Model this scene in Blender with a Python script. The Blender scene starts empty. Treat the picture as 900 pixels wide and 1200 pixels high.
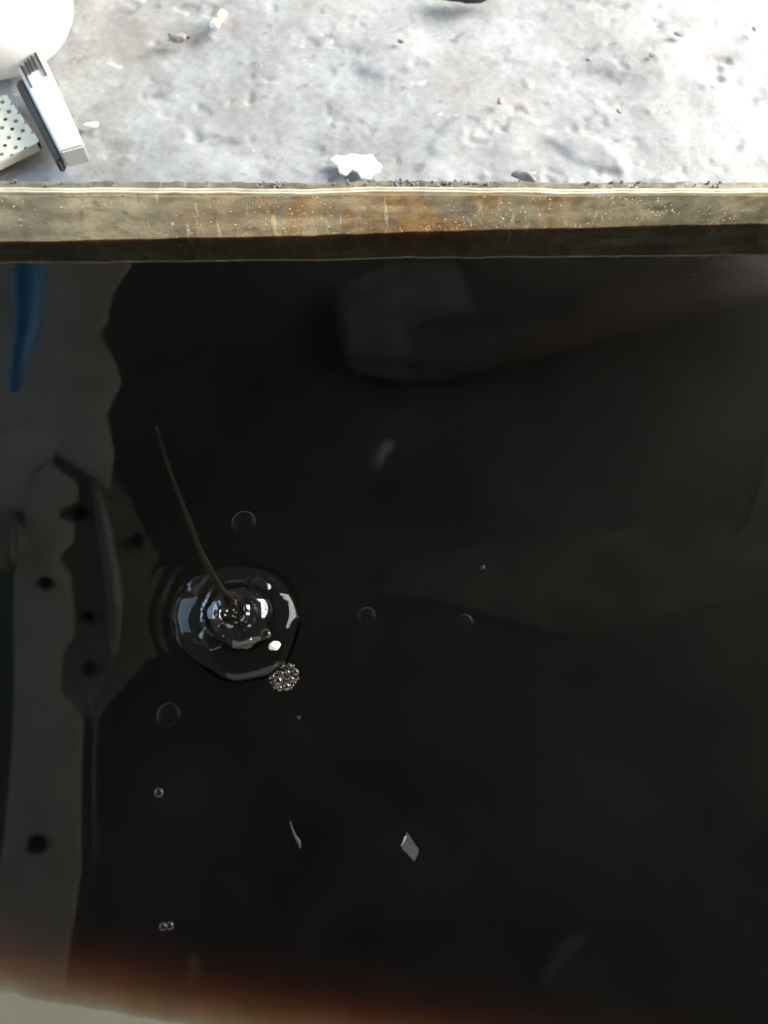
import bpy, bmesh, math, random
import numpy as np
from mathutils import Vector, Matrix

random.seed(7); rng = np.random.default_rng(7)
S = bpy.context.scene
C = S.collection
R = math.radians

# ------------------------------------------------------------------ camera
ZO = 0.09                     # height of the oil surface above the garage floor
CAMH = 0.65                   # lens above the oil
PITCH = R(22.0)               # off the plumb line, towards +Y
FPX = 1040.0                  # focal length in photo pixels (photo is 900 x 1200)
cam_d = bpy.data.cameras.new('camera')
cam = bpy.data.objects.new('camera', cam_d); C.objects.link(cam)
cam.location = (0, 0, ZO + CAMH); cam.rotation_euler = (PITCH, 0, 0)
cam_d.sensor_fit = 'VERTICAL'; cam_d.sensor_height = 36.0; cam_d.lens = 36.0 * FPX / 1200.0
cam_d.clip_start = 0.01; cam_d.clip_end = 200
cam_d.dof.use_dof = True; cam_d.dof.focus_distance = 0.72; cam_d.dof.aperture_fstop = 5.6
S.camera = cam

# ------------------------------------------------------------------ world, lamps, exposure
W = bpy.data.worlds.new('World'); S.world = W; W.use_nodes = True
bg = W.node_tree.nodes['Background']
bg.inputs[0].default_value = (1.0, 0.96, 0.89, 1); bg.inputs[1].default_value = 0.50

def area(name, loc, target, sx, sy, power, col):
    d = bpy.data.lights.new(name, 'AREA'); d.shape = 'RECTANGLE'; d.size = sx; d.size_y = sy
    d.energy = power; d.color = col
    o = bpy.data.objects.new(name, d); C.objects.link(o)
    o.location = loc
    o.rotation_euler = (Vector(target) - Vector(loc)).to_track_quat('-Z', 'Y').to_euler()
    return o
# daylight through the open bay door behind the pan (right) and through a smaller opening on the left
area('bay_door_daylight', (2.7, 1.9, 1.45), (0.45, 0.75, 0), 2.2, 2.0, 650, (1.0, 0.97, 0.925))
area('left_door_daylight', (-2.5, 0.75, 1.0), (-0.3, 0.3, 0.5), 2.0, 1.8, 115, (0.52, 0.74, 1.0))
area('front_fill', (0.6, -4.2, 1.2), (0, 0.6, 0.2), 7.0, 2.6, 270, (1.0, 0.93, 0.82))  # unseen fill lamp added to light the far wall

vs = S.view_settings
vs.view_transform = 'Standard'; vs.look = 'None'; vs.exposure = 0.0; vs.gamma = 1.0; vs.use_curve_mapping = False
S.cycles.use_denoising = True; S.cycles.use_adaptive_sampling = True; S.cycles.adaptive_threshold = .02
S.cycles.max_bounces = 6; S.cycles.diffuse_bounces = 3; S.cycles.volume_bounces = 0; S.cycles.transparent_max_bounces = 24
S.cycles.sample_clamp_indirect = 6.0

# ------------------------------------------------------------------ helpers
_c, _s = math.cos(PITCH), math.sin(PITCH)
def at(px, py, z):
    """photo pixel -> point on the level plane at height z"""
    dx, dy = (px - 450) / FPX, (600 - py) / FPX
    d = Vector((dx, dy * _c + _s, dy * _s - _c))
    t = (z - ZO - CAMH) / d.z
    return Vector((d.x * t, d.y * t, z))
def up(px, py, h):
    """photo pixel seen in the oil mirror -> point h metres above the oil"""
    p = at(px, py, ZO - h)
    return Vector((p.x, p.y, ZO + h))

_perm = rng.integers(0, 1 << 30, 4096)
def _hash(ix, iy, seed):
    h = (ix * 374761393 + iy * 668265263 + seed * 974711) & 0x7fffffff
    h = ((h ^ (h >> 13)) * 1274126177) & 0x7fffffff
    return ((h ^ (h >> 16)) & 0xffff) / 65535.0
def vnoise(x, y, seed=0):
    x = np.asarray(x, float); y = np.asarray(y, float)
    ix = np.floor(x).astype(np.int64); iy = np.floor(y).astype(np.int64)
    fx = x - ix; fy = y - iy
    fx = fx * fx * (3 - 2 * fx); fy = fy * fy * (3 - 2 * fy)
    a = _hash(ix, iy, seed); b = _hash(ix + 1, iy, seed); c = _hash(ix, iy + 1, seed); d = _hash(ix + 1, iy + 1, seed)
    return (a * (1 - fx) + b * fx) * (1 - fy) + (c * (1 - fx) + d * fx) * fy - 0.5
def fbm(x, y, seed=0, o=4):
    v = 0; a = 1.0; f = 1.0
    for k in range(o):
        v = v + a * vnoise(np.asarray(x) * f, np.asarray(y) * f, seed + k * 17); a *= 0.5; f *= 2.03
    return v

def obj(name, me, mat, parent=None, smooth=False):
    if isinstance(me, bmesh.types.BMesh):
        m = bpy.data.meshes.new(name); me.normal_update(); me.to_mesh(m); me.free(); me = m
    if mat and not me.materials: me.materials.append(mat)
    if smooth:
        me.polygons.foreach_set('use_smooth', [True] * len(me.polygons))
    o = bpy.data.objects.new(name, me); C.objects.link(o)
    if parent: o.parent = parent
    return o
def tag(o, label=None, cat=None, group=None, kind=None):
    if label: o['label'] = label
    if cat: o['category'] = cat
    if group: o['group'] = group
    if kind: o['kind'] = kind
    return o
def empty(name, loc, label, cat, group=None):
    o = bpy.data.objects.new(name, None); C.objects.link(o); o.location = loc
    o.empty_display_size = 0.03
    return tag(o, label, cat, group)
def adopt(o, parent):
    """parent without moving (parents here carry only a translation)"""
    o.parent = parent; o.matrix_parent_inverse = Matrix.Translation(-Vector(parent.location)); return o

def grid_mesh(X, Y, Z):
    """X,Y,Z arrays (n,m) -> mesh"""
    n, m = X.shape
    v = np.stack([X, Y, Z], -1).reshape(-1, 3)
    i = np.arange(n * m).reshape(n, m)
    f = np.stack([i[:-1, :-1], i[1:, :-1], i[1:, 1:], i[:-1, 1:]], -1).reshape(-1, 4)
    me = bpy.data.meshes.new('m'); me.from_pydata(v.tolist(), [], f.tolist()); me.update()
    return me
def prism(pts, h, bevel=0.0, seg=2):
    """closed outline of 3D points, extruded along +z by h"""
    bm = bmesh.new()
    vs_ = [bm.verts.new(p) for p in pts]
    f = bm.faces.new(vs_)
    r = bmesh.ops.extrude_face_region(bm, geom=[f])
    bmesh.ops.translate(bm, verts=[g for g in r['geom'] if isinstance(g, bmesh.types.BMVert)], vec=(0, 0, h))
    bmesh.ops.recalc_face_normals(bm, faces=bm.faces)
    if bevel:
        bmesh.ops.bevel(bm, geom=list(bm.edges), offset=bevel, segments=seg, affect='EDGES', clamp_overlap=True)
    return bm
def tube(path, rad, n=16, caps=True):
    bm = bmesh.new(); rings = []
    path = [Vector(p) for p in path]
    for k, p in enumerate(path):
        t = (path[min(k + 1, len(path) - 1)] - path[max(k - 1, 0)]).normalized()
        a = t.orthogonal().normalized() if abs(t.z) < .9 else Vector((1, 0, 0)).cross(t).normalized()
        if abs(t.z) < .9: a = t.cross(Vector((0, 0, 1))).normalized()
        b = t.cross(a).normalized()
        r = rad[k] if hasattr(rad, '__len__') else rad
        rings.append([bm.verts.new(p + r * (math.cos(2 * math.pi * q / n) * a + math.sin(2 * math.pi * q / n) * b)) for q in range(n)])
    for A, B in zip(rings, rings[1:]):
        for q in range(n): bm.faces.new((A[q], A[(q + 1) % n], B[(q + 1) % n], B[q]))
    if caps: bm.faces.new(rings[0][::-1]); bm.faces.new(rings[-1])
    bmesh.ops.recalc_face_normals(bm, faces=bm.faces)
    return bm
def box(x0, x1, y0, y1, z0, z1, bevel=0.0):
    return prism([(x0, y0, z0), (x1, y0, z0), (x1, y1, z0), (x0, y1, z0)], z1 - z0, bevel)

# ------------------------------------------------------------------ materials
class NT:
    def __init__(s, name):
        s.m = bpy.data.materials.new(name); s.m.use_nodes = True
        s.t = s.m.node_tree; s.n = s.t.nodes; s.n.clear()
        s.out = s.n.new('ShaderNodeOutputMaterial')
    def new(s, typ, **kw):
        n = s.n.new('ShaderNode' + typ)
        for k, v in kw.items():
            if k.startswith('i_'):
                key = k[2:]; key = int(key) if key.isdigit() else key.replace('_', ' ')
                n.inputs[key].default_value = v
            else: setattr(n, k, v)
        return n
    def link(s, a, b): s.t.links.new(a, b)
    def coord(s):
        if not hasattr(s, 'g'): s.g = s.new('NewGeometry')
        return s.g.outputs['Position']
    def noise(s, scale, detail=4, rough=.55, dist=0.0, vec=None):
        n = s.new('TexNoise'); n.inputs['Scale'].default_value = scale; n.inputs['Detail'].default_value = detail
        n.inputs['Roughness'].default_value = rough; n.inputs['Distortion'].default_value = dist
        s.link(vec or s.coord(), n.inputs['Vector']); return n.outputs['Fac']
    def scaled(s, v3, rot=(0, 0, 0)):
        m = s.new('Mapping'); m.inputs['Scale'].default_value = v3; m.inputs['Rotation'].default_value = rot
        s.link(s.coord(), m.inputs['Vector']); return m.outputs['Vector']
    def ramp(s, fac, stops):
        r = s.new('ValToRGB'); e = r.color_ramp.elements
        while len(e) < len(stops): e.new(0.5)
        for k, (p, c) in enumerate(stops):
            e[k].position = p; e[k].color = (c, c, c, 1) if not hasattr(c, '__len__') else (*c, 1)
        s.link(fac, r.inputs[0]); return r.outputs[0]
    def mix(s, fac, a, b, mode='MIX'):
        n = s.new('Mix', data_type='RGBA', blend_type=mode)
        for sock, v in ((n.inputs[0], fac), (n.inputs[6], a), (n.inputs[7], b)):
            if hasattr(v, 'node'): s.link(v, sock)
            else: sock.default_value = v if not (hasattr(v, '__len__') and len(v) == 3) else (*v, 1)
        return n.outputs[2]
    def bump(s, h, strength=.3, dist=.002):
        b = s.new('Bump'); b.inputs['Strength'].default_value = strength; b.inputs['Distance'].default_value = dist
        s.link(h, b.inputs['Height']); return b.outputs['Normal']
    def principled(s, col, rough=.5, metal=0.0, normal=None, spec=None):
        p = s.new('BsdfPrincipled')
        for sock, v in ((p.inputs['Base Color'], col), (p.inputs['Roughness'], rough), (p.inputs['Metallic'], metal)):
            if hasattr(v, 'node'): s.link(v, sock)
            else: sock.default_value = (*v, 1) if hasattr(v, '__len__') else v
        if spec is not None: p.inputs['Specular IOR Level'].default_value = spec
        if normal is not None: s.link(normal, p.inputs['Normal'])
        s.link(p.outputs[0], s.out.inputs[0]); return p

def simple(name, col, rough=.5, metal=0.0, var=.25, scale=30, bump=.15, dist=.001):
    t = NT(name)
    f = t.noise(scale, 5)
    c = t.ramp(f, [(.3, tuple(x * (1 - var) for x in col)), (.7, tuple(min(1, x * (1 + var)) for x in col))])
    t.principled(c, rough, metal, t.bump(t.noise(scale * 4, 3), bump, dist))
    return t.m

def mat_concrete():
    t = NT('rough_concrete')
    big = t.noise(3.2, 5, .6, .4); mid = t.noise(16, 6, .65, .3); fine = t.noise(120, 4, .6)
    col = t.ramp(big, [(.3, (.20, .195, .19)), (.5, (.27, .27, .27)), (.7, (.36, .36, .355))])
    col = t.mix(t.ramp(mid, [(.44, 0.0), (.62, .38)]), col, (.44, .47, .46))
    col = t.mix(t.ramp(t.noise(24, 4, .55, .3), [(.57, 0.0), (.72, .55)]), col, (.14, .135, .13))
    col = t.mix(t.ramp(t.noise(34, 4, .6, .9), [(.69, 0.0), (.74, .8)]), col, (.66, .65, .63))
    col = t.mix(t.ramp(t.noise(7, 3, .5, .2), [(.52, 0.0), (.75, .35)]), col, (.36, .31, .24))
    col = t.mix(t.ramp(t.noise(40, 2, .5, .1), [(.66, 0.0), (.76, .6)]), col, (.09, .085, .08))
    col = t.mix(.25, col, t.ramp(fine, [(.3, .14), (.7, .6)]), 'OVERLAY')
    rough = t.ramp(mid, [(.3, .55), (.7, .85)])
    t.principled(col, rough, 0, t.bump(t.noise(240, 4, .6), .35, .0012))
    return t.m
def mat_pan(name, rust=.5, dark=0.0):
    t = NT(name)
    a = t.noise(9, 5, .6, .5); b = t.noise(38, 6, .65, .6)
    scr = t.noise(22, 4, .6, 0, t.scaled((7, 1.0, 1.2), (0, R(-40), 0)))
    base = t.ramp(b, [(.30, (.17, .15, .10)), (.48, (.315, .28, .185)), (.66, (.47, .42, .285))])
    base = t.mix(t.ramp(a, [(.44, 0.0), (.62, .85)]), base, (.17, .165, .125))
    base = t.mix(t.ramp(t.noise(85, 5, .7, .5), [(.58, 0.0), (.66, .7)]), base, (.10, .085, .06))
    x = t.new('SeparateXYZ'); t.link(t.coord(), x.inputs[0])
    zone = t.ramp(x.outputs[0], [(0.0, 0.0), (.35, .6), (.5, .3), (1.0, 0.0)])
    zone = t.new('MapRange', i_1=-.22, i_2=-.08); t.link(x.outputs[0], zone.inputs[0])
    zone2 = t.new('MapRange', i_1=.24, i_2=.12); t.link(x.outputs[0], zone2.inputs[0])
    zz = t.new('Math', operation='MULTIPLY'); t.link(zone.outputs[0], zz.inputs[0]); t.link(zone2.outputs[0], zz.inputs[1])
    rm = t.ramp(t.noise(17, 6, .68, .8), [(.42, 0.0), (.60, 1.0)])
    rz = t.new('Math', operation='MULTIPLY'); t.link(rm, rz.inputs[0]); t.link(zz.outputs[0], rz.inputs[1])
    rs = t.new('Math', operation='MULTIPLY'); t.link(rz.outputs[0], rs.inputs[0]); rs.inputs[1].default_value = rust * 1.5
    rustc = t.ramp(t.noise(70, 5, .7), [(.35, (.22, .11, .035)), (.65, (.48, .29, .11))])
    col = t.mix(rs.outputs[0], base, rustc)
    col = t.mix(t.ramp(scr, [(.60, 0.0), (.70, .65)]), col, (.62, .53, .36))
    if dark: col = t.mix(dark, col, (.025, .023, .02))
    rough = t.ramp(b, [(.3, .26), (.7, .55)])
    hgt = t.mix(.5, b, t.noise(190, 5, .7))
    t.principled(col, rough, .25, t.bump(hgt, .8, .0018))
    return t.m
def mat_oil():
    t = NT('used_engine_oil')
    # the transmitted ray is not bent here, so the surface keeps its air-side reflectance on both faces
    t.coord(); ii = t.new('MapRange', i_1=0.0, i_2=1.0, i_3=1.55, i_4=1 / 1.55); t.link(t.g.outputs['Backfacing'], ii.inputs[0])
    fr = t.new('Fresnel'); t.link(ii.outputs[0], fr.inputs[0])
    gl = t.new('BsdfGlossy'); gl.inputs['Roughness'].default_value = .026; gl.inputs['Color'].default_value = (1, 1, 1, 1)
    tr = t.new('BsdfTransparent')
    mx = t.new('MixShader'); t.link(fr.outputs[0], mx.inputs[0]); t.link(tr.outputs[0], mx.inputs[1]); t.link(gl.outputs[0], mx.inputs[2])
    t.link(mx.outputs[0], t.out.inputs[0])
    va = t.new('VolumeAbsorption'); va.inputs[0].default_value = (.65, .38, .14, 1); va.inputs[1].default_value = 640
    t.link(va.outputs[0], t.out.inputs['Volume'])
    return t.m
def mat_film(name, ior=1.33, tint=(1, 1, 1), rough=0.0, body=None):
    t = NT(name)
    fr = t.new('Fresnel'); fr.inputs[0].default_value = ior
    gl = t.new('BsdfGlossy'); gl.inputs['Roughness'].default_value = rough
    tr = t.new('BsdfTransparent'); tr.inputs[0].default_value = (*tint, 1)
    mx = t.new('MixShader'); t.link(fr.outputs[0], mx.inputs[0]); t.link(tr.outputs[0], mx.inputs[1]); t.link(gl.outputs[0], mx.inputs[2])
    if body:
        df = t.new('BsdfDiffuse'); df.inputs[0].default_value = (*body, 1); lw = t.new('LayerWeight'); lw.inputs[0].default_value = .35
        m2 = t.new('MixShader'); t.link(lw.outputs['Facing'], m2.inputs[0]); t.link(mx.outputs[0], m2.inputs[1]); t.link(df.outputs[0], m2.inputs[2]); mx = m2
    t.link(mx.outputs[0], t.out.inputs[0]); return t.m

M_conc = mat_concrete()
M_pan = mat_pan('oily_rusty_steel'); M_panin = mat_pan('oil_stained_steel', .1, .72); M_ramp = None
M_ramp = M_deep = simple('worn_cream_pan_inside', (.095, .088, .060), .55, 0, .18, 9, .2, .0006); M_oil = mat_oil(); M_edge = simple('bare_edge_highlight', (.72, .66, .50), .35, .4, .25, 60); M_lip = mat_pan('dirty_outer_lip', .3, .45)
M_film = mat_film('oil_film', 1.36); M_film2 = mat_film('thin_oil_film', 1.20); M_dim = mat_film('dull_oil_film', 1.09, (1, 1, 1), .45); M_foam = mat_film('foam_film', 1.7, (.78, .72, .60), .0, (.16, .14, .10)); M_dull = mat_film('dull_foam_film', 1.35, (.8, .78, .7), .25, (.06, .06, .055))
M_strand = mat_film('falling_oil', 1.42, (.60, .48, .34), .32, (.005, .0045, .0035))

# ------------------------------------------------------------------ garage floor
def build_floor():
    xs = np.concatenate([np.linspace(-6, -.62, 14)[:-1], np.linspace(-.62, .62, 470), np.linspace(.62, 6, 14)[1:]])
    ys = np.concatenate([np.linspace(-4, .50, 14)[:-1], np.linspace(.50, 1.10, 250), np.linspace(1.10, 8, 16)[1:]])
    X, Y = np.meshgrid(xs, ys, indexing='ij')
    Z = .008 * fbm(X * 4, Y * 4, 3, 3) + .0022 * fbm(X * 22, Y * 22, 11, 4)
    pit = fbm(X * 34, Y * 34, 31, 3); Z -= .009 * np.clip(pit - .34, 0, .3)
    chips = fbm(X * 55, Y * 55, 41, 3); Z += .005 * np.clip(chips - .40, 0, .25)
    for (px, py, sx, sy, hh, rz) in ((690, 172, .045, .018, .0035, -.5), (455, 60, .05, .03, .004, .3), (540, 150, .05, .02, .004, .8), (760, 60, .06, .03, .004, .2)):
        c_ = at(px, py, 0); ex = (X - c_.x) * math.cos(rz) + (Y - c_.y) * math.sin(rz); ey = -(X - c_.x) * math.sin(rz) + (Y - c_.y) * math.cos(rz)
        d_ = np.hypot(ex / sx, ey / sy) + .5 * fbm(X * 30, Y * 30, 71, 3)
        Z += hh / (1 + np.exp((d_ - 1) * 9))
    m = np.clip((np.abs(X) - .5) / .12, 0, 1); m2 = np.clip((Y - .98) / .12, 0, 1)
    Z = Z * (1 - np.maximum(m, m2)) - .006
    o = obj('floor', grid_mesh(X, Y, Z), M_conc, None, True)
    return tag(o, kind='structure')
build_floor()

# ------------------------------------------------------------------ drain pan
# the oil meets the far wall along WL-WR; the wall leans out to the rolled edge along TL-TR
WL, WR = at(0, 283, ZO), at(900, 262, ZO)
TL, TR = at(0, 226, ZO + .047), at(900, 227, ZO + .041)
XL, XR = -.43, .43
def y_in(x): return WL.y + (x - WL.x) * (WR.y - WL.y) / (WR.x - WL.x)
def y_top(x): return TL.y + (x - TL.x) * (TR.y - TL.y) / (TR.x - TL.x)
def z_top(x): return TL.z + (x - TL.x) * (TR.z - TL.z) / (TR.x - TL.x)
pan = empty('drain_pan', (0, .2, .004), 'wide shallow steel drain pan with a rust-streaked far wall, full of black oil', 'drain pan')
def loft(name, V, mat, closed=True):
    A = np.array(V); n, m = A.shape[:2]
    idx = np.arange(n * m).reshape(n, m); f = []
    for i in range(n - 1):
        for j in range(m):
            j2 = (j + 1) % m
            f.append((idx[i, j], idx[i, j2], idx[i + 1, j2], idx[i + 1, j]))
    f.append(tuple(idx[0])[::-1]); f.append(tuple(idx[-1]))
    me = bpy.data.meshes.new(name); me.from_pydata(A.reshape(-1, 3).tolist(), [], [tuple(int(k) for k in q) for q in f]); me.update()
    bm = bmesh.new(); bm.from_mesh(me); bmesh.ops.recalc_face_normals(bm, faces=bm.faces)
    return adopt(obj(name, bm, mat, None, True), pan)
def wall_pt(x, t):
    """point of the inner far wall: t = 0 at the oil line, 1 at the top"""
    dent = .0034 * float(fbm(x * 6, t * 2.2, 5, 3)) + .0011 * float(fbm(x * 45, t * 5, 25, 3))
    return Vector((x, y_in(x) + t * (y_top(x) - y_in(x)) + dent, ZO + t * (z_top(x) - ZO)))
def far_wall():
    V = []; E_ = []; L_ = []
    for x in np.linspace(XL, XR, 260):
        x = float(x); lean = (y_top(x) - y_in(x)) / (z_top(x) - ZO)
        front = [Vector((x, y_in(x) - lean * (ZO - .012), .012))]
        for q in range(-2, 15): front.append(wall_pt(x, .97 * q / 14))
        back = [p + Vector((0, .0034, 0)) for p in (front[-1], front[0])]
        V.append([p.to_tuple() for p in front + back])
        T = wall_pt(x, 1.0); T.z += .0010 * float(fbm(x * 12, 8.1, 9, 4))
        fi = .0012 * float(fbm(x * 60, 1.1, 15, 3)); f2 = .0022 * float(fbm(x * 95, 4.1, 19, 3))
        P = [(.0026 + .0023 * math.cos(k * math.pi / 6), .0006 + .0024 * math.sin(k * math.pi / 6)) for k in range(12)]
        E_.append([(x, T.y + u - .0012, T.z + z + .4 * fi) for u, z in P])
        P = [(.0035, -.0016), (.0058, -.0034 + fi), (.0095, -.0048 + fi + f2), (.0140, -.0060 + fi + f2), (.0175, -.0068 + fi - f2), (.0192, -.0085),
             (.0194, -.0180), (.0176, -.0180), (.0172, -.0110), (.0100, -.0092), (.0045, -.0070), (.0030, -.0050)]
        L_.append([(x, T.y + u, T.z + z) for u, z in P])
    w = loft('wall', V, M_pan); w['label'] = 'rust-streaked beige far wall with glinting oil beads'
    r = loft('rolled_edge', E_, M_edge); r['label'] = 'bright rolled bead along the top of the far wall'  # bare metal; its backlit highlight is partly put into the pale colour
    l = loft('outer_lip', L_, M_lip); l['label'] = 'dirty brown outer lip behind the bead'
far_wall()
# near side: a long shallow ramp the oil thins out on
N0 = Vector((-.2495, -.0715)); dirc = Vector((1, -.15)).normalized(); outw = Vector((dirc.y, -dirc.x))
if outw.y > 0: outw = -outw
def ramp_sheet():
    xs = np.linspace(XL, XR, 220); ss = np.linspace(-.66, .10, 300)
    X, SS = np.meshgrid(xs, ss, indexing='ij')
    BX = N0.x + (X - N0.x) * 1.0; BY = N0.y + (X - N0.x) * dirc.y / dirc.x
    Y = BY - SS
    depth = np.where(SS > 0, -.16 * SS, 0)
    q = np.clip(-SS, 0, 1)
    depth = depth + np.where(SS <= 0, .065 * q + 1.5 * q ** 2, 0)
    depth = np.where(depth > .012, .012 + .014 * np.tanh((depth - .012) / .014), depth)
    nz = .0005 * fbm(X * 14, Y * 14, 61, 4) + .0003 * fbm(X * 70, Y * 70, 66, 3) - .0002
    Z = ZO - depth + nz * np.clip(1 - q / .1, .1, 1)
    keep = np.clip(Y, None, y_in(X) + .002)
    o = adopt(obj('base', grid_mesh(X, keep, Z), M_ramp, None, True), pan)
    o['label'] = 'worn cream pan bottom sloping up out of the oil at the near side'
    md = o.modifiers.new('thickness', 'SOLIDIFY'); md.thickness = .003; md.offset = 1
ramp_sheet()
for sx in (-1, 1):
    x0 = XL - .004 if sx < 0 else XR
    adopt(obj('wall', box(x0, x0 + .004, -.17, .545, .006, .1322, .0008), M_panin), pan)
    adopt(obj('rim', box(x0 - .045 if sx < 0 else x0 + .0, x0 + .004 if sx < 0 else x0 + .049, -.17, .565, .1325, .1360, .0012), M_pan), pan)

# beads of oil clinging to the far wall
def wall_beads():
    bm = bmesh.new()
    for k in range(1500):
        x = random.uniform(XL + .02, XR - .02)
        if random.random() > .30 + .6 * (x > -.12): continue
        tb = random.uniform(.02, .95) ** 1.15
        if float(fbm(x * 22, tb * 2.5, 91, 2)) < random.uniform(-.05, .25): continue
        p = wall_pt(x, tb)
        r = random.uniform(.0002, .0008)
        m = Matrix.Translation(p) @ Matrix.Diagonal((r * random.uniform(.8, 1.9), r * .6, r * random.uniform(.7, 1.4), 1))
        bmesh.ops.create_icosphere(bm, subdivisions=2, radius=1, matrix=m)
    o = adopt(obj('oil_beads', bm, M_bead, None, True), pan); o['kind'] = 'stuff'
t = NT('oil_bead'); t.principled((.75, .66, .48), .12, .5); M_bead = t.m  # pale half-metal colour puts a glint on each drop
wall_beads()
def lip_crumbs():
    bm = bmesh.new()
    for k in range(420):
        x = random.uniform(-.2, XR - .02) if random.random() < .8 else random.uniform(XL, XR)
        if float(fbm(x * 20, 2.0, 97, 3)) < random.uniform(-.3, .3): continue
        T = wall_pt(x, 1.0); u = random.uniform(.007, .0185); r = random.uniform(.0004, .0017)
        m = Matrix.Translation((x, T.y + u, T.z - .0036 - .21 * (u - .006) + r * .3)) @ Matrix.Rotation(random.uniform(0, 6), 4, 'Z') @ Matrix.Diagonal((r * random.uniform(.8, 2), r, r * .7, 1))
        bmesh.ops.create_icosphere(bm, subdivisions=1, radius=1, matrix=m)
    o = adopt(obj('dirt_crumbs', bm, M_dirt), pan); o['kind'] = 'stuff'
M_dirt = simple('grey_dirt', (.16, .15, .13), .9, 0, .5, 200)
lip_crumbs()

# ------------------------------------------------------------------ the oil
IMP = at(272, 716, ZO)
def oil_body():
    def spaced(lo, hi, c):
        out = [c]; x = c
        while x < hi:
            d = abs(x - c); x += .0006 if d < .055 else min(.006, .0006 + (d - .055) * .05); out.append(x)
        out[-1] = hi; x = c
        neg = []
        while x > lo:
            d = abs(x - c); x -= .0006 if d < .055 else min(.006, .0006 + (d - .055) * .05); neg.append(x)
        neg[-1] = lo
        return np.array(neg[::-1] + out)
    xs = spaced(XL + .0015, XR - .0015, IMP.x); ys = spaced(-.16, .4985, IMP.y)
    X, Y = np.meshgrid(xs, ys, indexing='ij')
    # far edge follows the wall
    yi = y_in(X)
    tt = np.clip((Y - IMP.y - .06) / (ys[-1] - IMP.y - .06), 0, 1)
    Y = Y + (yi + .0022 - ys[-1]) * tt
    dx, dy = X - IMP.x, Y - IMP.y
    r = np.hypot(dx, dy) + 1e-6; ph = np.arctan2(dy, dx)
    env = np.exp(-(r / .020) ** 1.3)
    lump = 1 + .5 * np.sin(2 * ph + .7) * .6 + .35 * np.sin(5 * ph + r * 240 + 1.2)
    Z = .0021 * env * np.cos(r * 2 * math.pi / .0105 + .5 * np.sin(3 * ph)) * lump
    Z += -.0040 * np.exp(-(r / .0055) ** 2)
    Z += .00004 * np.exp(-((r - .047) / .012) ** 2) * np.cos((r - .047) * 2 * math.pi / .016 + np.sin(2 * ph))
    Z += .0022 * fbm(dx * 190, dy * 190, 77, 3) * np.exp(-(r / .021) ** 2)
    Z += .00006 * (np.sin(X * 31 + 1.3 * np.sin(Y * 17)) + np.sin(Y * 27 + 1.1 * np.sin(X * 21 + 2)))
    me = grid_mesh(X, Y, ZO + Z)
    # close the body: skirt and flat bottom
    bm = bmesh.new(); bm.from_mesh(me)
    be = [e for e in bm.edges if e.is_boundary]
    r_ = bmesh.ops.extrude_edge_only(bm, edges=be)
    nv = [g for g in r_['geom'] if isinstance(g, bmesh.types.BMVert)]
    for v in nv: v.co.z = .009
    ne = [g for g in r_['geom'] if isinstance(g, bmesh.types.BMEdge) and g.is_boundary]
    bmesh.ops.contextual_create(bm, geom=ne)
    bmesh.ops.recalc_face_normals(bm, faces=bm.faces)
    o = obj('oil_pool', bm, M_oil, None, True)
    tag(o, 'glossy black used oil filling the drain pan and mirroring the vehicle above', 'oil')
oil_body()

# falling strand of oil: its tail is thin, its foot wide
def strand():
    base = at(266, 704, ZO); pts = []; rad = []
    n = 60
    for k in range(n + 1):
        h = -.004 + .275 * k / n
        u = max(0, h) / .345
        bend = Vector((.018 * u ** 2.2, .012 * u ** 2.4, 0))
        pts.append((base.x + bend.x + .0004 * math.sin(h * 40), base.y + bend.y + .0006 * math.cos(h * 43), ZO + h))
        r = .0025 * max(0, 1 - u / .79) ** .9 + .0002
        if h < .02: r += .0028 * (1 - max(h, 0) / .02) ** 2
        rad.append(r * (1 + .10 * math.sin(h * 90)))
    o = obj('oil_strand', tube(pts, rad, 20), M_strand, None, True)
    tag(o, 'thin dark strand of oil falling into the pool from above', 'oil strand')
strand()

# bubbles -----------------------------------------------------------------
def dome(r, flat=.6, n=40, rings=14, wob=0.0, seed=0):
    bm = bmesh.new(); prev = None; top = bm.verts.new((0, 0, r * flat))
    for k in range(1, rings + 1):
        a = math.pi / 2 * k / rings
        ring = []
        for q in range(n):
            b = 2 * math.pi * q / n
            rr = r * math.sin(a) * (1 + wob * math.sin(2 * b + seed) + wob * .7 * math.sin(3 * b + 2 * seed) + wob * .45 * math.sin(7 * b + 5 * a))
            ring.append(bm.verts.new((rr * math.cos(b), rr * math.sin(b), r * flat * math.cos(a) + (-.0006 if k == rings else 0))))
        for q in range(n):
            if prev is None: bm.faces.new((top, ring[q], ring[(q + 1) % n]))
            else: bm.faces.new((prev[q], ring[q], ring[(q + 1) % n], prev[(q + 1) % n]))
        prev = ring
    return bm
def bubble(px, py, rpx, label, mat, flat=.6, wob=.0, group=None, sc=None, name='bubble'):
    p = at(px, py, ZO); r = rpx * .00066
    o = obj(name, dome(r, flat, wob=wob, seed=px), mat, None, True); o.location = p
    return tag(o, label, 'bubble', group)
bubble(279, 728, 71, 'big faint film bubble spread round the foot of the falling oil', M_film2, .38, .04)
bubble(279, 722, 42, 'clear round bubble right at the foot of the falling oil', M_film, .60, .045)
bubble(578 / 2 + 22, 743, 6, 'tiny bubble just inside the lower right of the clear bubble', M_foam, .8)
bubble(430, 722, 10, 'faint round bubble right of the splash, nearer to it of two', M_dim, .4)
bubble(545, 729, 9, 'faint round bubble right of the splash, farther from it of two', M_dim, .4)
bubble(286, 612, 14, 'faint round bubble straight above the splash', M_dim, .4)
bubble(198, 838, 13, 'faint lone bubble below and left of the foam cluster', M_dim, .4)
bubble(186, 929, 5, 'small dim bubble farthest down the left, above the paired bubbles', M_dull, .7)
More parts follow.
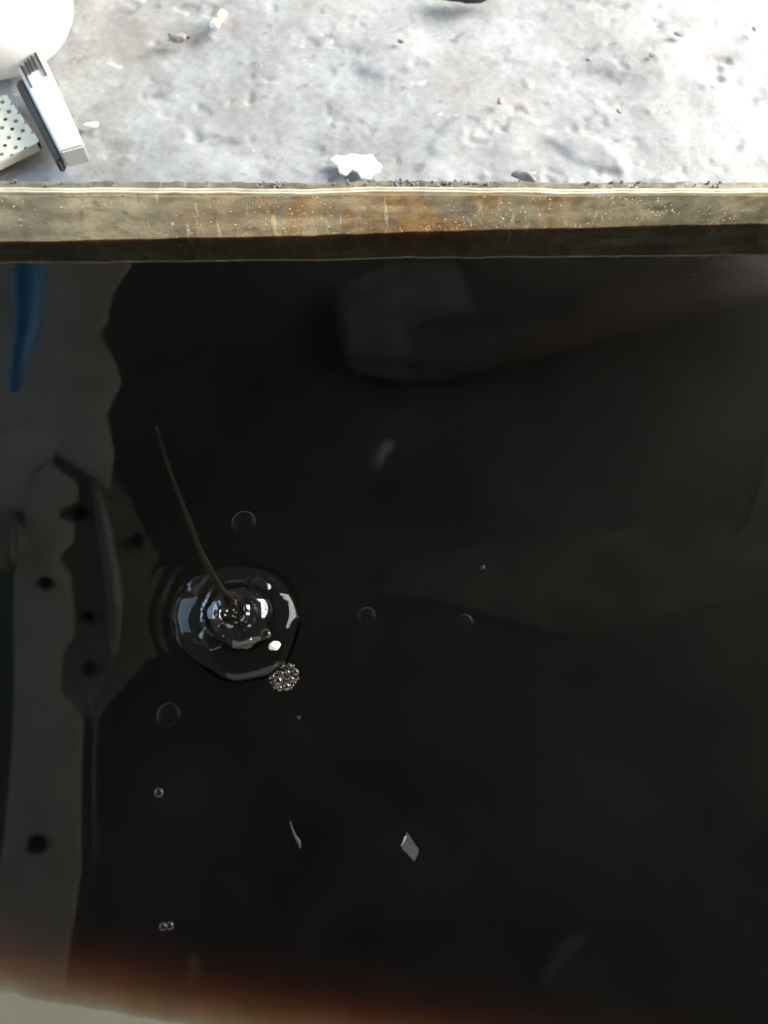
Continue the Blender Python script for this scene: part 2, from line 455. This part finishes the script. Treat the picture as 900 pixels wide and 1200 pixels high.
bubble(350, 841, 2, 'pinhead bubble just below the foam cluster', M_dull, .8)
bubble(191, 1086, 4, 'left one of two touching bubbles near the pale bottom edge', M_dull, .8)
bubble(199, 1085, 4, 'right one of two touching bubbles near the pale bottom edge', M_dull, .8)
bubble(566, 665, 2.5, 'pinhead bubble alone in the right half of the oil', M_dull, .8)
t = NT('amber_glint'); t.principled((.70, .40, .09), .15, .5); M_amber_glint = t.m  # gold glint at the strand's foot, put into a metallic colour
bubble(257, 688, 3, 'tiny amber glint bead where the falling oil meets the pool', M_amber_glint, 1.8, .2)
bubble(232, 686, 13, 'small clear bubble at the upper left edge of the splash', M_film, .5, .08)
bubble(303, 690, 15, 'small clear bubble at the upper right edge of the splash', M_film, .55, .06)
bubble(248, 748, 15, 'small clear bubble at the lower left inside the splash', M_film, .5, .07)
bubble(288, 752, 9, 'small clear bubble at the bottom of the splash', M_film, .6, .07)
# foam cluster
def foam_cluster():
    c = at(333, 793, ZO)
    root = empty('foam_cluster', c, 'tight round cluster of amber foam bubbles beside the splash', 'foam')
    u = .00066
    spots = []
    for q in range(4000):
        rr = random.choice((5.6, 4.8, 4.2, 3.4)) if q < 1500 else random.uniform(1.3, 2.4)
        a = random.uniform(0, 2 * math.pi); d = 16.5 * math.sqrt(random.random())
        x, y = d * math.cos(a), d * math.sin(a)
        if d + rr < 17.5 and all(math.hypot(x - sx, y - sy) > .90 * (rr + sr) for sx, sy, sr in spots): spots.append((x, y, rr))
        if len(spots) >= 30: break
    for k, (x, y, r) in enumerate(spots):
        o = obj('bubble', dome(r * u, .95, 18, 8), M_foam, root, True)
        o.location = (x * u, y * u, 0.0003 if r > 3.7 else .0008)
foam_cluster()
# white fleck of foam beside the clear bubble
def blob(name, loc, sx, sy, sz, mat, label, cat, seed=0, sub=3, rough=.25, flat=0.0, parent=None, rz=0):
    bm = bmesh.new(); bmesh.ops.create_icosphere(bm, subdivisions=sub, radius=1)
    for v in bm.verts:
        n = float(fbm(v.co.x * 1.3 + seed * 3.1 + v.co.z * .7, v.co.y * 1.3 + seed * 1.7 - v.co.z * .9, seed, 3))
        v.co *= 1 + rough * n * 2
        if v.co.z < flat: v.co.z = flat
        v.co.x *= sx; v.co.y *= sy; v.co.z *= sz
    o = obj(name, bm, mat, parent, True); o.location = loc; o.rotation_euler.z = rz
    if label: tag(o, label, cat)
    return o
M_white = simple('white_foam', (.80, .82, .80), .4, 0, .06)
blob('foam_fleck', at(322, 757, ZO + .001), .0042, .0036, .0018, M_white, 'small white fleck floating between the splash and the foam cluster', 'fleck', 5)
# pale parallelogram flake on the oil
M_glint_lint = simple('glint_lint_grey', (.020, .021, .020), .85, .0, .4, 300)
def glint():  # mirrored glint, built as a flat grey sliver on the oil
    pts = [at(x, y, ZO + .0006) for x, y in ((470, 992), (473, 984), (475, 979), (476.5, 974), (479, 978), (483, 984), (488, 992), (490.5, 994), (490, 1001), (487, 1006), (486, 1010), (482, 1006), (476, 999), (472, 996))]
    root = empty('glint_sliver', at(480, 992, ZO + .0006), 'small grey diamond-shaped flake with a bright edge, standing for a reflection in the oil', 'glint')
    adopt(obj('body', prism(pts, .0006, .0002), M_glint_lint), root)
    e = [at(470.5, 991.5, ZO + .0014), at(475.5, 980, ZO + .0018)]
    adopt(obj('raised_edge', tube(e, .0006, 8), M_bright, None, True), root)
M_bright = simple('bright_glint_edge', (.13, .13, .125), .6, .0, .1)
glint()
def streak():
    pts = [at(x, y, ZO + .0003) for x, y in ((340, 962), (342, 970), (346, 980), (350, 986), (352, 994))]
    o = obj('lint_strand', tube(pts, [.0003, .0005, .0008, .0014, .0004], 8), M_glint_lint, None, True)
    tag(o, 'thin bent grey strand of lint floating left of the flake', 'lint')
streak()

# ------------------------------------------------------------------ vehicle raised overhead (seen mirrored in the oil)
car = empty('vehicle_underside', (0, .3, ZO + 1.3), 'dark underside of a raised vehicle mirrored in the oil', 'vehicle')
M_under = simple('underbody_black', (.078, .078, .068), .7, 0, .3, 5)
M_rail = simple('grey_chassis_paint', (.42, .39, .31), .6, 0, .18, 14)
M_rail2 = simple('grey_panel_paint', (.225, .21, .17), .55, 0, .15, 10)
M_bead2 = simple('panel_bead_paint', (.22, .215, .19), .6, 0, .1, 14)
M_blk = simple('rubber_and_hole_black', (.012, .012, .012), .7)  # rubber scrap; also the painted dark of holes and grooves
M_cast = simple('cast_alloy', (.135, .135, .122), .6, .0, .35, 12)
M_brown = simple('rusty_exhaust', (.115, .092, .075), .7, .0, .25, 20)
M_blue = simple('blue_plastic', (.03, .16, .30), .5)
adopt(obj('floor_panel', box(-1.5, 2.3, -1.6, 1.95, ZO + 1.60, ZO + 1.68, .01), M_under), car)
def part(name, px, h, th, mat, bevel=.003):
    pts = [up(x, y, h) for x, y in px]
    return adopt(obj(name, prism(pts, th, bevel), mat), car)
part('sill_panel', [(-60, 300), (152, 300), (150, 314), (129, 345), (124, 378), (113, 388), (132, 424), (137, 446), (120, 482), (133, 528), (128, 575), (112, 560), (92, 545), (66, 526), (60, 540), (38, 548), (34, 600), (-60, 590)], 1.38, .010, M_rail)
part('chassis_rail', [(40, 552), (62, 540), (76, 552), (92, 566), (92, 588), (70, 600), (70, 610), (88, 613), (88, 636), (70, 655), (83, 672), (82, 700), (83, 736), (66, 762), (63, 806), (86, 828), (93, 842), (91, 1020), (80, 1090), (60, 1240), (-25, 1240), (2, 1020), (8, 900), (14, 780), (22, 660)], 1.34, .012, M_rail)
part('side_bracket', [(92, 545), (112, 555), (136, 560), (150, 582), (166, 622), (180, 648), (178, 762), (118, 826), (108, 850), (88, 834), (50, 800), (60, 560)], 1.46, .012, M_rail2)
adopt(obj('bead', tube([up(x, y, 1.455) for x, y in ((112, 560), (124, 620), (130, 680), (132, 730), (126, 778))], [.008, .016, .018, .016, .006], 12), M_bead2, None, True), car)
adopt(obj('seam', tube([up(x, y, 1.455) for x, y in ((176, 764), (148, 795), (119, 824), (110, 850), (109, 930), (108, 1020))], .0022, 8), M_bead2, None, True), car)
for x, y, r, h in ((57, 686, 7, 1.335), (43, 993, 9, 1.335), (99, 719, 6, 1.455), (100, 780, 7, 1.455), (160, 634, 8, 1.455), (98, 604, 9, 1.455)):  # dark rail holes, built as black plugs with the shade in their colour
    p = up(x, y, h); rr = r / 480.0
    bm = tube([p - Vector((0, 0, .004)), p + Vector((0, 0, .03))], rr, 20)
    adopt(obj('hole_plug', bm, M_blk, None, False), car)
adopt(obj('hose', tube([up(x, y, 1.30) for x, y in ((37, 290), (36, 320), (35, 350), (34, 385), (26, 420), (18, 455))], [.038, .038, .036, .030, .022, .014], 12), M_blue, None, True), car)
part('mount', [(-60, 600), (10, 595), (24, 620), (22, 650), (8, 662), (-60, 668)], 1.30, .08, M_rail2, .012)
part('gearbox', [(385, 340), (418, 316), (470, 300), (540, 306), (566, 372), (548, 402), (486, 432), (402, 424)], 1.50, .09, M_cast, .02)
adopt(obj('exhaust_pipe', tube([up(x, y, h) for x, y, h in ((300, 470, 1.85), (400, 440, 1.72), (480, 420, 1.60), (560, 400, 1.50), (640, 382, 1.44), (720, 362, 1.42), (800, 340, 1.42), (960, 300, 1.42))], .085, 28), M_brown, None, True), car)
part('crossmember', [(430, 690), (440, 668), (470, 650), (540, 640), (640, 634), (730, 622), (800, 612), (850, 622), (880, 645), (884, 680), (872, 702), (840, 712), (790, 722), (740, 738), (690, 746), (640, 740), (590, 726), (520, 708), (460, 700)], 1.598, .010, M_cast2 := simple('dull_crossmember', (.105, .103, .088), .7, 0, .35, 8), .002)
part('gusset', [(628, 1150), (655, 1100), (694, 1090), (690, 1104), (662, 1142), (640, 1156)], 1.48, .03, M_cast, .008)
part('control_arm', [(846, 650), (878, 600), (900, 530), (960, 500), (960, 640), (880, 694)], 1.597, .010, M_cast2, .002)
adopt(obj('glint_knob', tube([up(440, 548, 1.40), up(440, 530, 1.42), up(452, 520, 1.44)], [.012, .02, .02], 12), M_cast, None, True), car)  # small knob added where a dim gearbox glint mirrors in the oil
adopt(obj('bracket_tab', prism([up(x, y, 1.40) for x, y in ((219, 1150), (231, 1150), (233, 1118), (221, 1118))], .01, .002), M_rail2), car)

# ------------------------------------------------------------------ things lying on the floor
M_plast = simple('white_plastic', (.80, .80, .78), .45, 0, .04, 20)
M_bar = simple('pale_grey_plastic', (.62, .62, .60), .5, 0, .06, 25)
M_bardk = simple('dark_bar_side', (.05, .05, .048), .6)
M_perf = simple('cream_plastic', (.70, .67, .55), .5, 0, .08, 18)
# white rounded container
def container():
    bm = bmesh.new()
    prof = [(0, .0), (.055, .0), (.072, .006), (.080, .02), (.082, .05), (.078, .075), (.06, .09), (.03, .098), (0, .10)]
    n = 48; rings = []
    for r, z in prof[1:-1]:
        rings.append([bm.verts.new((r * math.cos(2 * math.pi * q / n), r * math.sin(2 * math.pi * q / n), z)) for q in range(n)])
    b = bm.verts.new((0, 0, 0)); tp = bm.verts.new((0, 0, .10))
    for A, B in zip(rings, rings[1:]):
        for q in range(n): bm.faces.new((A[q], A[(q + 1) % n], B[(q + 1) % n], B[q]))
    for q in range(n):
        bm.faces.new((b, rings[0][(q + 1) % n], rings[0][q])); bm.faces.new((tp, rings[-1][q], rings[-1][(q + 1) % n]))
    p = at(-20, -6, .05)
    o = obj('container', bm, M_plast, None, True); o.location = (p.x, p.y, 0.002); o.scale = (1.12, 1.12, 1.0)
    tag(o, 'rounded white plastic container in the corner behind the ridged bar', 'container')
container()
def bar():
    z = .034
    A, B, Cc, D = at(20, 78, z), at(46, 54, z), at(99, 170, z), at(70, 178, z)
    root = empty('ridged_bar', ((A + Cc) / 2).to_tuple()[:2] + (.002,), 'long pale plastic bar with a ridged end, leaning on the perforated plate', 'plastic bar')
    adopt(obj('body', prism([p - Vector((0, 0, .024)) for p in (A, B, Cc, D)], .024, .002, 2), M_bar, None, False), root)
    ax = (D - A).normalized(); ac = (B - A).normalized(); wd = (B - A).length
    adopt(obj('side_strip', prism([p for p in (Vector((*(A - ac * .011 + ax * .004).xy, .006)), Vector((*(A - ac * .0005 + ax * .002).xy, .006)), Vector((*(D - ac * .0005 - ax * .002).xy, .006)), Vector((*(D - ac * .009 - ax * .004).xy, .006)))], .018, .002), M_bardk), root)
    for k, (f, L) in enumerate(((.13, .034), (.30, .018), (.43, .018), (.58, .020), (.76, .036))):
        s = A + ac * wd * f + ax * .005; e = s + ax * L
        adopt(obj('groove_shade', prism([Vector((*v.xy, z - .002)) for v in (s - ac * .0016, s + ac * .0016, e + ac * .0008, e - ac * .0008)], .0042), M_blk), root)  # black raised strips draw the shade of the grooves
bar()
def perforated_plate():
    z = .013
    c0 = at(47, 166, z); ux = (at(0, 189, z) - c0).normalized(); uy = Vector((-ux.y, ux.x, 0))
    if uy.y < 0: uy = -uy
    cell = .0165; nu, nv = 7, 5
    bm = bmesh.new(); seg = 16
    def P(u, v, zz): q = c0 + ux * u + uy * v; return Vector((q.x, q.y, zz))
    for i in range(nu):
        for j in range(nv):
            cu, cv = (i + .5) * cell, (j + .5) * cell; hr = .0027 if not (i == 0 and j == 0) else .0
            sq = []; ci = []; cb = []
            for q in range(seg):
                a = 2 * math.pi * (q + .5) / seg; k = 1 / max(abs(math.cos(a)), abs(math.sin(a)))
                su, sv = cu + math.cos(a) * k * cell / 2, cv + math.sin(a) * k * cell / 2
                if i == 0 and j == 0:
                    L = .004; 
                    if su < L and sv < L:
                        d = math.hypot(L - su, L - sv)
                        if d > L: su, sv = L - (L - su) * L / d, L - (L - sv) * L / d
                off = .5 * cell if False else 0
                sq.append(bm.verts.new(P(su, sv, z))); 
                ci.append(bm.verts.new(P(cu + hr * math.cos(a), cv + hr * math.sin(a), z - (.0003 if hr else 0))))
                cb.append(bm.verts.new(P(cu + hr * math.cos(a), cv + hr * math.sin(a), z - .007)))
            for q in range(seg):
                q2 = (q + 1) % seg
                bm.faces.new((sq[q], sq[q2], ci[q2], ci[q]))
                if hr: bm.faces.new((ci[q], ci[q2], cb[q2], cb[q]))
    bmesh.ops.remove_doubles(bm, verts=bm.verts, dist=.0002)
    bmesh.ops.recalc_face_normals(bm, faces=bm.faces)
    root = empty('perforated_plate', (c0.x, c0.y, .002), 'cream plate with rows of small dark holes, under the ridged bar', 'plate')
    adopt(obj('top', bm, M_perf, None, False), root)
    L = nu * cell; Wd = nv * cell
    pts = [P(.003, .0003, .004), P(L, .0003, .004), P(L, Wd, .004), P(.0003, Wd, .004), P(.0003, .003, .004)]
    adopt(obj('core', prism(pts, .0030, .0), M_blk), root)
    rimpts = [P(.0035, 0, 0), P(L, 0, 0)]
    adopt(obj('skirt', prism([P(.0035, -.001, .003), P(L, -.001, .003), P(L, .0008, .003), P(.004, .0008, .003)], z - .0035, .0006), M_perf), root)
    adopt(obj('skirt', prism([P(-.001, .004, .003), P(.0008, .004, .003), P(.0008, Wd, .003), P(-.001, Wd, .003)], z - .0035, .0006), M_perf), root)
perforated_plate()
# stones, chips and litter
M_stone_d = simple('dark_stone', (.20, .19, .18), .8, 0, .3, 80); M_stone_l = simple('pale_stone', (.66, .65, .61), .8, 0, .15, 60)
M_tan = simple('tan_paper', (.66, .58, .36), .7)
blob('stone', at(207, 46, .004), .013, .006, .006, M_stone_d, 'dark flat stone chip lying beyond the rim, left of the cigarette stub', 'stone', 3, 3, .55)
def stub():
    a, b = at(250, 31, .006), at(262, 15, .006)
    root = empty('cigarette_stub', (a + b) / 2 - Vector((0, 0, .005)), 'short tan cigarette stub with a white tip on the concrete', 'cigarette stub')
    m = a.lerp(b, .3)
    adopt(obj('tip', tube([a, m], .0052, 16), M_plast, None, True), root)
    adopt(obj('paper', tube([m, b], .0050, 16), M_tan, None, True), root)
stub()
o = obj('paint_patch', prism([at(x, y, .001) for x, y in ((387, 188), (394, 184), (404, 185), (412, 182), (424, 184), (436, 183), (441, 190), (448, 196), (444, 203), (438, 206), (433, 212), (424, 211), (419, 203), (412, 201), (405, 207), (398, 204), (396, 196))], .003, .0006), M_plast)
tag(o, 'large ragged white patch of dried paint just behind the rim', 'paint patch')
blob('pebble', at(108, 147, .003), .008, .0045, .004, M_plast, 'small white pebble beside the lower end of the ridged bar', 'pebble', 21)
blob('pebble', at(62, 14, .003) + Vector((.10, .02, 0)), .006, .005, .004, M_stone_l, 'small pale pebble right of the white container', 'pebble', 22)
blob('stone', at(617, 205, .002), .011, .007, .004, M_stone_d, 'brown-black stone chip tucked against the back of the rim', 'stone', 33, 3, .6)
blob('rubber_scrap', at(545, -4, .006), .030, .010, .007, M_blk, 'dark scrap at the top edge of the floor', 'scrap', 37, 3, .25)
for k, (x, y, a) in enumerate(((470, 48, .005), (586, 118, .006), (795, 40, .006), (764, 64, .005), (725, 130, .005), (690, 70, .004), (884, 33, .005))):
    blob('stone', at(x, y, .003), a * .8, a * .5, a * .3, M_stone_d, None, None, 50 + k, 3, .5, -9, None, k * 1.3)
    o = bpy.context.scene.objects[-1] if False else [q for q in C.objects if q.name.startswith('stone')][-1]
    tag(o, ['dark grit stone left of the lone rubber scrap', 'dark grit stone below the scrap, middle of the floor', 'dark grit stone in the bright upper right floor', 'dark grit stone below and left of another in the bright upper right', 'dark grit stone nearest the pale lump of concrete', 'smallest dark grit stone on the bright right floor', 'dark grit stone at the far right edge of the floor'][k], 'stone', 'dark grit stones on the concrete')
